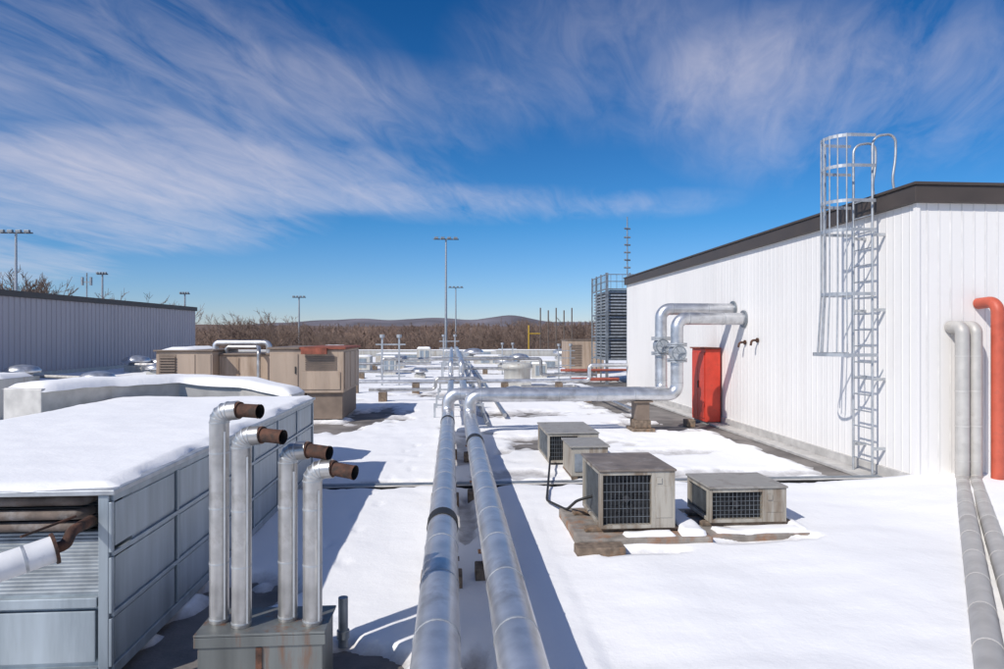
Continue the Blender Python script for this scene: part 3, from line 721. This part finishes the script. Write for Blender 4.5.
conduit([(-22, 36.5, .35), (-9, 30.5, .35)], .09, 'pale pipe lying along the snowy roof', 'conduit')
conduit([(-22.5, 29, .4), (-9.2, 25.5, .4)], .08, 'pale pipe lying along the snowy roof', 'conduit')
conduit([(.95, 17.6, .14), (.95, 60, .14)], .05, 'thin conduit lying along the roof', 'conduit')
conduit([(1.5, 19, .2), (1.5, 48, .2)], .06, 'thin conduit lying along the roof', 'alu2')
conduit([(5.4, 19.5, .25), (5.4, 29, .25), (3.0, 29, .25)], .05, 'thin conduit lying along the roof', 'alu2')
blocks([(-2.5, 24.5), (2.5, 24.5), (5, 24.5)], .42)
blocks([(-7, 28), (-4, 28), (-1.5, 28), (2.2, 28), (4.5, 28)], .46)
blocks([(-9, 37.6), (-5, 37.6), (2, 40.5), (5, 40.5)], .36)
blocks([(-15, 44), (-10, 44), (-5, 44)], .5)
T = Thing('pipe_gantry', 'tall galvanised frame with crossbars on the roof', 'steel frame', (-2.9, 32, 0), 'tall galvanised pipe frames')
mb = MB()
for xx in (-3.3, -2.5): mb.box(xx-.04, xx+.04, 31.96, 32.04, 0, 2.35)
for z in (.5, 1.0, 1.5, 2.0): mb.box(-3.6, -2.2, 31.965, 32.035, z, z+.06)
mb.cyl((-3.3, 32, 2.35), (-3.3, 32, 2.5), .12, 10); mb.cyl((-2.5, 32, 2.35), (-2.5, 32, 2.5), .12, 10)
T.part('steel_frame', mb, 'steel')
for a, b, s_ in ((-.2, 47, 1), (3.4, 41, .8), (6.1, 36, .8)): dup(T.o, (a, b, 0), 0, s_)

# ------------------------------------------------------------------ screened cooling tower, mast, far beige box
T = Thing('cooling_tower', 'grey louvred cooling tower with railing on top', 'cooling tower', (9.5, 33.5, 0))
mb = MB().box(7.98, 12, 33.4, 36.6, 1.2, 4.75); T.part('casing', mb, 'darklouver')
mb = MB()
for i in range(22): mb.box(7.9, 12, 33.27, 33.33, 1.25+i*.16, 1.33+i*.16); mb.box(7.84, 7.90, 33.35, 36.6, 1.25+i*.16, 1.33+i*.16)
T.part('louvre', mb, 'steel')
mb = MB()
for xx in (7.76, 8.9, 9.9, 10.9): mb.box(xx, xx+.07, 33.12, 33.19, .0, 5.6)
for yv in (33.12, 34.3, 35.4, 36.5): mb.box(7.69, 7.755, yv, yv+.07, .0, 5.6)
for z in (1.2, 2.35, 3.5, 4.75): mb.box(7.70, 12, 33.13, 33.18, z, z+.07); mb.box(7.70, 7.75, 33.2, 36.6, z, z+.07)
for z in (5.15, 5.5): mb.box(7.70, 12, 33.13, 33.17, z, z+.04); mb.box(7.71, 7.75, 33.2, 36.6, z, z+.04)
for i in range(12): mb.box(7.95+i*.3, 7.97+i*.3, 33.14, 33.16, 4.83, 5.5)
for i in range(11): mb.box(7.72, 7.74, 33.3+i*.3, 33.32+i*.3, 4.83, 5.5)
T.part('railing', mb, 'galvd')
X, Y = 8.1, 30.5
T = Thing('antenna_mast', 'thin antenna mast with short stubs behind the white building', 'antenna mast', (X, Y, 0))
mb = MB(); mb.cyl((X, Y, 0), (X, Y, 7.95), .045, 8, r1=.025)
T.part('mast', mb, 'galvd')
for i, z in enumerate((5.6, 5.95, 6.3, 6.65, 7.0, 7.4)):
    T.part('stub', MB().cyl((X-.15, Y-.05*(i % 2), z), (X+.15, Y+.05*(i % 2), z), .04, 6), 'galvd')
T = Thing('rooftop_unit', 'beige box shaped unit near the cooling tower', 'air handler', (8, 41, 0), 'beige rooftop air handlers')
mb = MB().box(7.0, 9.3, 40.5, 42.5, .4, 2.15); T.part('cabinet', mb, 'beige', .02)
mb = MB().box(6.95, 9.35, 40.45, 42.55, 2.153, 2.2); T.part('top_panel', mb, 'beiged')
mb = MB()
for i in range(9): mb.box(7.15, 7.9, 40.46, 40.497, .6+i*.15, .67+i*.15)
T.part('louvre', mb, 'beiged')
mb = MB().box(7.2, 9.1, 40.7, 42.3, 0, .398); T.part('base_box', mb, 'beiged')

# ------------------------------------------------------------------ pipes at the end wall
def wallpipe(x, xe, ye, ztop, r, mat, lab):
    path = [(x, 10.24, ztop), (x, 9.98, ztop), (x, 9.98, .20), (xe, ye, .20)]
    T = Thing('wall_pipe', lab, 'pipe', (x, 9.98, 0), 'pipes leaving the white end wall')
    mb = MB().tube(rp(path, .1, 8), r, 20)
    mb.bands((x, 9.98, .4), (x, 9.98, ztop-.15), r, .55, .02, .1, 1)
    a = Vector((x, 9.98, .20)); b = Vector((xe, ye, .20)); t = (b-a).normalized()
    mb.bands(a+t*.3, b, r, .8, .02, .1, 1); T.part('pipe_jacket', mb, [mat, 'conduit'])
    return T
wallpipe(8.02, 3.36, 3.9, 2.62, .10, 'greypipe', 'pale grey pipe dropping down the white end wall')
wallpipe(8.24, 3.70, 3.9, 2.62, .095, 'greypipe', 'pale grey pipe dropping down the white end wall')
T = Thing('wall_pipe', 'red painted pipe dropping down the white end wall', 'pipe', (8.5, 9.85, 0), 'pipes leaving the white end wall')
mb = MB().tube(rp([(8.5, 10.24, 3.0), (8.5, 9.85, 3.02), (8.5, 9.85, .06)], .17, 9), .09, 20); T.part('pipe_jacket', mb, 'orange')
conduit([(8.5, 9.5, .16), (4.04, 3.9, .16)], .06, 'thin grey conduit beside the silver pipes', 'conduit')
mb = MB().box(7.55, 7.75, 9.95, 10.15, .1, .2)
single('wall_drain', 'small grey drain fitting at the wall corner', 'drain', mb, 'galvd', (7.6, 10, 0))

# ------------------------------------------------------------------ light poles
def lightpole(x, y, zt, w, lab):
    T = Thing('light_pole', lab, 'light pole', (x, y, -9), 'tall floodlight poles')
    mb = MB().cyl((x, y, -9.2), (x, y, zt), .26, 12, r1=.12); T.part('pole', mb, 'steel')
    T.part('crossarm', MB().box(x-w/2, x+w/2, y-.06, y+.06, zt-.1, zt+.05), 'galvd')
    for i in range(4):
        xx = x-w/2+w*(i+.5)/4
        mb = MB().box(xx-w*.075, xx+w*.075, y-.45, y-.065, zt-.05, zt+.28)
        T.part('lamp', mb, 'galvd', .03)
lightpole(-.9, 100, 16.7, 3.8, 'tall steel floodlight pole beyond the roof')
lightpole(.9, 160, 13.7, 3.6, 'tall steel floodlight pole beyond the roof')
lightpole(-29.5, 132, 9.7, 2.6, 'tall steel floodlight pole beyond the roof')
lightpole(-48.7, 78.8, 13.9, 3.6, 'tall steel floodlight pole beyond the roof')
lightpole(-52, 104, 11.5, 1.6, 'tall steel floodlight pole beyond the roof')
lightpole(-43.8, 113.6, 9.2, 1.6, 'tall steel floodlight pole beyond the roof')
T = Thing('field_fence', 'tall dark netting fence posts beyond the roof', 'fence', (14, 92, -9))
for i in range(5): T.part('post', MB().cyl((12.2+i*1.1, 92, -9), (12.2+i*1.1, 92, 6.2-.35*(i % 2)), .09, 8), 'bark')
for z in (-2, 1.5): T.part('crossbar', MB().cyl((12.2, 92, z), (16.6, 92, z), .05, 6), 'bark')
mb = MB().cyl((9.2, 80, -9), (9.2, 80, 3.6), .08, 8); mb.cyl((9.2, 80, 2.6), (10.6, 80, 2.6), .06, 8)
single('field_goal_post', 'slim yellow post beyond the roof edge', 'post', mb, 'yellow', (9.2, 80, -9))

# ------------------------------------------------------------------ trees
def branchy(h, seed):
    rnd = random.Random(seed); tr = MB(); cr = MB()
    def grow(p, d, L, r, lev):
        q = p+d*L
        (tr if lev == 0 else cr).tube([p, q], r, 3 if lev > 1 else 5, 0, False, r*.6)
        if lev >= 5: return
        k = 5 if lev < 2 else 3
        for i in range(k):
            a = rnd.uniform(0, 6.28); sp = rnd.uniform(.3, .8)
            o = d.orthogonal().normalized(); o.rotate(Matrix.Rotation(a, 3, d))
            nd = (d*math.cos(sp)+o*math.sin(sp)+Vector((0, 0, .15))).normalized()
            t = rnd.uniform(.45, 1)
            grow(p+d*L*t, nd, L*rnd.uniform(.5, .70), max(.02, r*.42), lev+1)
    grow(Vector((0, 0, 0)), Vector((0, 0, 1)), h*.40, h*.012, 0)
    return tr, cr
protos = []
for k in range(4):
    tr, cr = branchy(15, 50+k)
    zmax = max(v[2] for v in cr.v); f = 15/zmax
    T = Thing('bare_tree', 'leafless brown tree beyond the roof edge', 'tree', (0, 0, -9), 'bare trees beyond the roof')
    for mbx, nm, mt in ((tr, 'trunk', 'bark'), (cr, 'crown', 'twig')):
        mbx.v = [(x*f, y*f, z*f-9) for x, y, z in mbx.v]; T.part(nm, mbx, mt)
    protos.append(T.o)
rt = random.Random(3)
spots = [(-56, 94, 1.36), (-51.5, 99, 1.22), (-59.5, 99, 1.44), (-64, 104, 1.4), (-47, 110, 1.2)]
for i in range(58):
    az = R(rt.uniform(-25, 20)); d = rt.uniform(118, 165)
    big = .14 if az < R(-12) else (.06 if az > R(2) else -.06)
    spots.append((d*math.sin(az), d*math.cos(az), rt.uniform(.72, .97)+big))
for i, (x, y, s_) in enumerate(spots):
    if i < 4: protos[i].location = (x, y, -9); protos[i].scale = (s_,)*3; protos[i].rotation_euler = (0, 0, i)
    else: dup(protos[i % 4], (x, y, -9.1), rt.uniform(0, 6), s_)
mb = MB(); rf = random.Random(11)
vs = []; fs = []
for i in range(4400):
    az = R(rf.uniform(-48, 44)); d = 150+(rf.random()**1.2)*900
    x = d*math.sin(az); y = d*math.cos(az); z0 = tz(x, y); h = rf.uniform(8.5, 15)*(1+.4*noise.noise(Vector((x*.02, y*.02, 4))))
    if d > 400: h *= 1.2
    vs += [(x-.12, y, z0), (x+.12, y, z0), (x, y, z0+h)]; o_ = len(vs); fs.append((o_-3, o_-2, o_-1))
    for k in range(28):
        t = rf.uniform(.25, .95); a = rf.uniform(0, 6.28); L = h*rf.uniform(.12, .28)*(1.15-t*.6); up = rf.uniform(.5, 1.3)
        px, py, pz = x, y, z0+h*t*.8
        qx = px+L*math.cos(a); qy = py+L*math.sin(a)*.8; qz = min(pz+L*up, z0+h*1.02)
        w = .06+d*.0002
        vs += [(px-w, py, pz), (px+w, py, pz), (qx, qy, qz)]; o_ = len(vs); fs.append((o_-3, o_-2, o_-1))
        vs += [((px+qx)/2, (py+qy)/2, (pz+qz)/2-w), ((px+qx)/2, (py+qy)/2, (pz+qz)/2+w), (qx+rf.uniform(-1, 1)*L*.5, qy, qz+rf.uniform(-.3, .5)*L*.5)]
        o_ = len(vs); fs.append((o_-3, o_-2, o_-1))
mb.v = vs; mb.f = fs; mb.m = [0]*len(fs); mb.s = [False]*len(fs)
o = mesh_obj('forest', mb, ['forest']); o['kind'] = 'stuff'; o['label'] = 'far off mass of bare brown winter woods'; o['category'] = 'forest'

# ------------------------------------------------------------------ world
EL, PH = R(41), R(-42)
sv = Vector((-math.cos(EL)*math.cos(PH), math.cos(EL)*math.sin(PH), math.sin(EL)))
w = bpy.data.worlds.new('World'); S.world = w; w.use_nodes = True
nt = w.node_tree; N = nt.nodes; L = nt.links
for n_ in list(N): N.remove(n_)
out = N.new('ShaderNodeOutputWorld'); bg = N.new('ShaderNodeBackground'); L.new(bg.outputs[0], out.inputs[0])
sky = N.new('ShaderNodeTexSky'); sky.sky_type = 'NISHITA'; sky.sun_disc = False
sky.sun_elevation = EL; sky.sun_rotation = math.atan2(sv.x, sv.y); sky.air_density = 1.0; sky.dust_density = .2; sky.ozone_density = 1.0; sky.altitude = 200
bg.inputs['Strength'].default_value = .1
def math_(op, a, b=None, c=None, clamp=False):
    m = N.new('ShaderNodeMath'); m.operation = op; m.use_clamp = clamp
    for i, v in enumerate((a, b, c)):
        if v is None: continue
        if isinstance(v, (int, float)): m.inputs[i].default_value = v
        else: L.new(v, m.inputs[i])
    return m.outputs[0]
tc = N.new('ShaderNodeTexCoord'); sp = N.new('ShaderNodeSeparateXYZ'); L.new(tc.outputs['Generated'], sp.inputs[0])
dx, dy, dz = sp.outputs
az = math_('ARCTAN2', dx, dy); el = math_('ARCSINE', dz)
zz = math_('ADD', math_('MAXIMUM', dz, 0.0), .13)
px = math_('DIVIDE', dx, zz); py = math_('DIVIDE', dy, zz)
th = R(22); ca, sa = math.cos(th), math.sin(th)
al = math_('ADD', math_('MULTIPLY', px, sa), math_('MULTIPLY', py, ca))
ac = math_('SUBTRACT', math_('MULTIPLY', px, ca), math_('MULTIPLY', py, sa))
def cn(sa_, sc_, scale, detail, rough, dist, off):
    c = N.new('ShaderNodeCombineXYZ'); L.new(math_('MULTIPLY', al, sa_), c.inputs[0]); L.new(math_('MULTIPLY', ac, sc_), c.inputs[1]); c.inputs[2].default_value = off
    n = N.new('ShaderNodeTexNoise'); n.inputs['Scale'].default_value = scale; n.inputs['Detail'].default_value = detail
    n.inputs['Roughness'].default_value = rough; n.inputs['Distortion'].default_value = dist
    L.new(c.outputs[0], n.inputs['Vector']); return n.outputs['Fac']
n1 = cn(.30, 1.0, 1.3, 5, .54, .35, 2.0)
n2 = cn(.80, 2.3, 3.4, 5, .62, .6, 7.0)
mask = None
for a, e, ra, re, k in ((-29, 9.5, 20, 4.3, 1.1), (-16, 12.6, 20, 3.2, .65), (2, 11.0, 16, 1.9, .5), (32, 18, 18, 8, .5), (14, 23, 16, 8, .34), (-28, 20, 26, 9, .50), (-8, 18, 18, 5, .36), (17, 10.8, 8, 1.4, .3), (-33, 4.8, 9, 1.6, .9), (0, 75, 80, 25, .8), (120, 35, 60, 35, 1.3), (-120, 35, 55, 35, 1.3)):  # trailing entries: unseen clouds overhead and behind the camera, added for ambient fill
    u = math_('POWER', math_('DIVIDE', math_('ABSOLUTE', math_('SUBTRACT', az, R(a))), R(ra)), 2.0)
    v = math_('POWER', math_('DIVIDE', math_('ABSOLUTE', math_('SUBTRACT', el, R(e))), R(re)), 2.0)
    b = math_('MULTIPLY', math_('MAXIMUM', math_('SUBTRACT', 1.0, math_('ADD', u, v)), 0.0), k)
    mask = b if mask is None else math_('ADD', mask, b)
nn_ = math_('ADD', math_('MULTIPLY', n1, .60), math_('MULTIPLY', n2, .40))
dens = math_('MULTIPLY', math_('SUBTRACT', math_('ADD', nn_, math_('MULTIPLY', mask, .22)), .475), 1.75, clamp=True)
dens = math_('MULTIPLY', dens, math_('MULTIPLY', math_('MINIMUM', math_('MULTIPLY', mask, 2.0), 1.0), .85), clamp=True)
ramp = N.new('ShaderNodeValToRGB'); L.new(dz, ramp.inputs['Fac'])
e_ = ramp.color_ramp.elements
e_[0].position = 0.0; e_[0].color = (.36, .41, .60, 1)
e_[1].position = .45; e_[1].color = (.04, .23, .45, 1)
q = e_.new(.05); q.color = (.26, .37, .57, 1)
q = e_.new(.16); q.color = (.115, .32, .53, 1)
sc = N.new('ShaderNodeVectorMath'); sc.operation = 'SCALE'; L.new(ramp.outputs['Color'], sc.inputs[0]); sc.inputs['Scale'].default_value = 2.0
ml = N.new('ShaderNodeVectorMath'); ml.operation = 'MULTIPLY'; L.new(sky.outputs[0], ml.inputs[0]); L.new(sc.outputs[0], ml.inputs[1])
mx = N.new('ShaderNodeMix'); mx.data_type = 'RGBA'
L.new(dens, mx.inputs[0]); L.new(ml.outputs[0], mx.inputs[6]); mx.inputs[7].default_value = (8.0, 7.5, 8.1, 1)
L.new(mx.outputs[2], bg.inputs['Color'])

sl = bpy.data.lights.new('sun', 'SUN'); sl.energy = 4.1; sl.angle = R(.53); sl.color = (1, .955, .89)
so = bpy.data.objects.new('sun', sl); COL.objects.link(so); so.rotation_euler = sv.to_track_quat('Z', 'Y').to_euler(); so.location = (-10, -5, 20)

cam = bpy.data.cameras.new('camera'); co = bpy.data.objects.new('camera', cam); COL.objects.link(co)
co.location = (0, 0, 2.5); co.rotation_euler = (R(90), 0, R(-4.27)); cam.lens = 24; cam.sensor_width = 36; cam.clip_end = 12000; cam.clip_start = .05
S.camera = co
S.view_settings.view_transform = 'Standard'; S.view_settings.look = 'None'; S.view_settings.exposure = 0
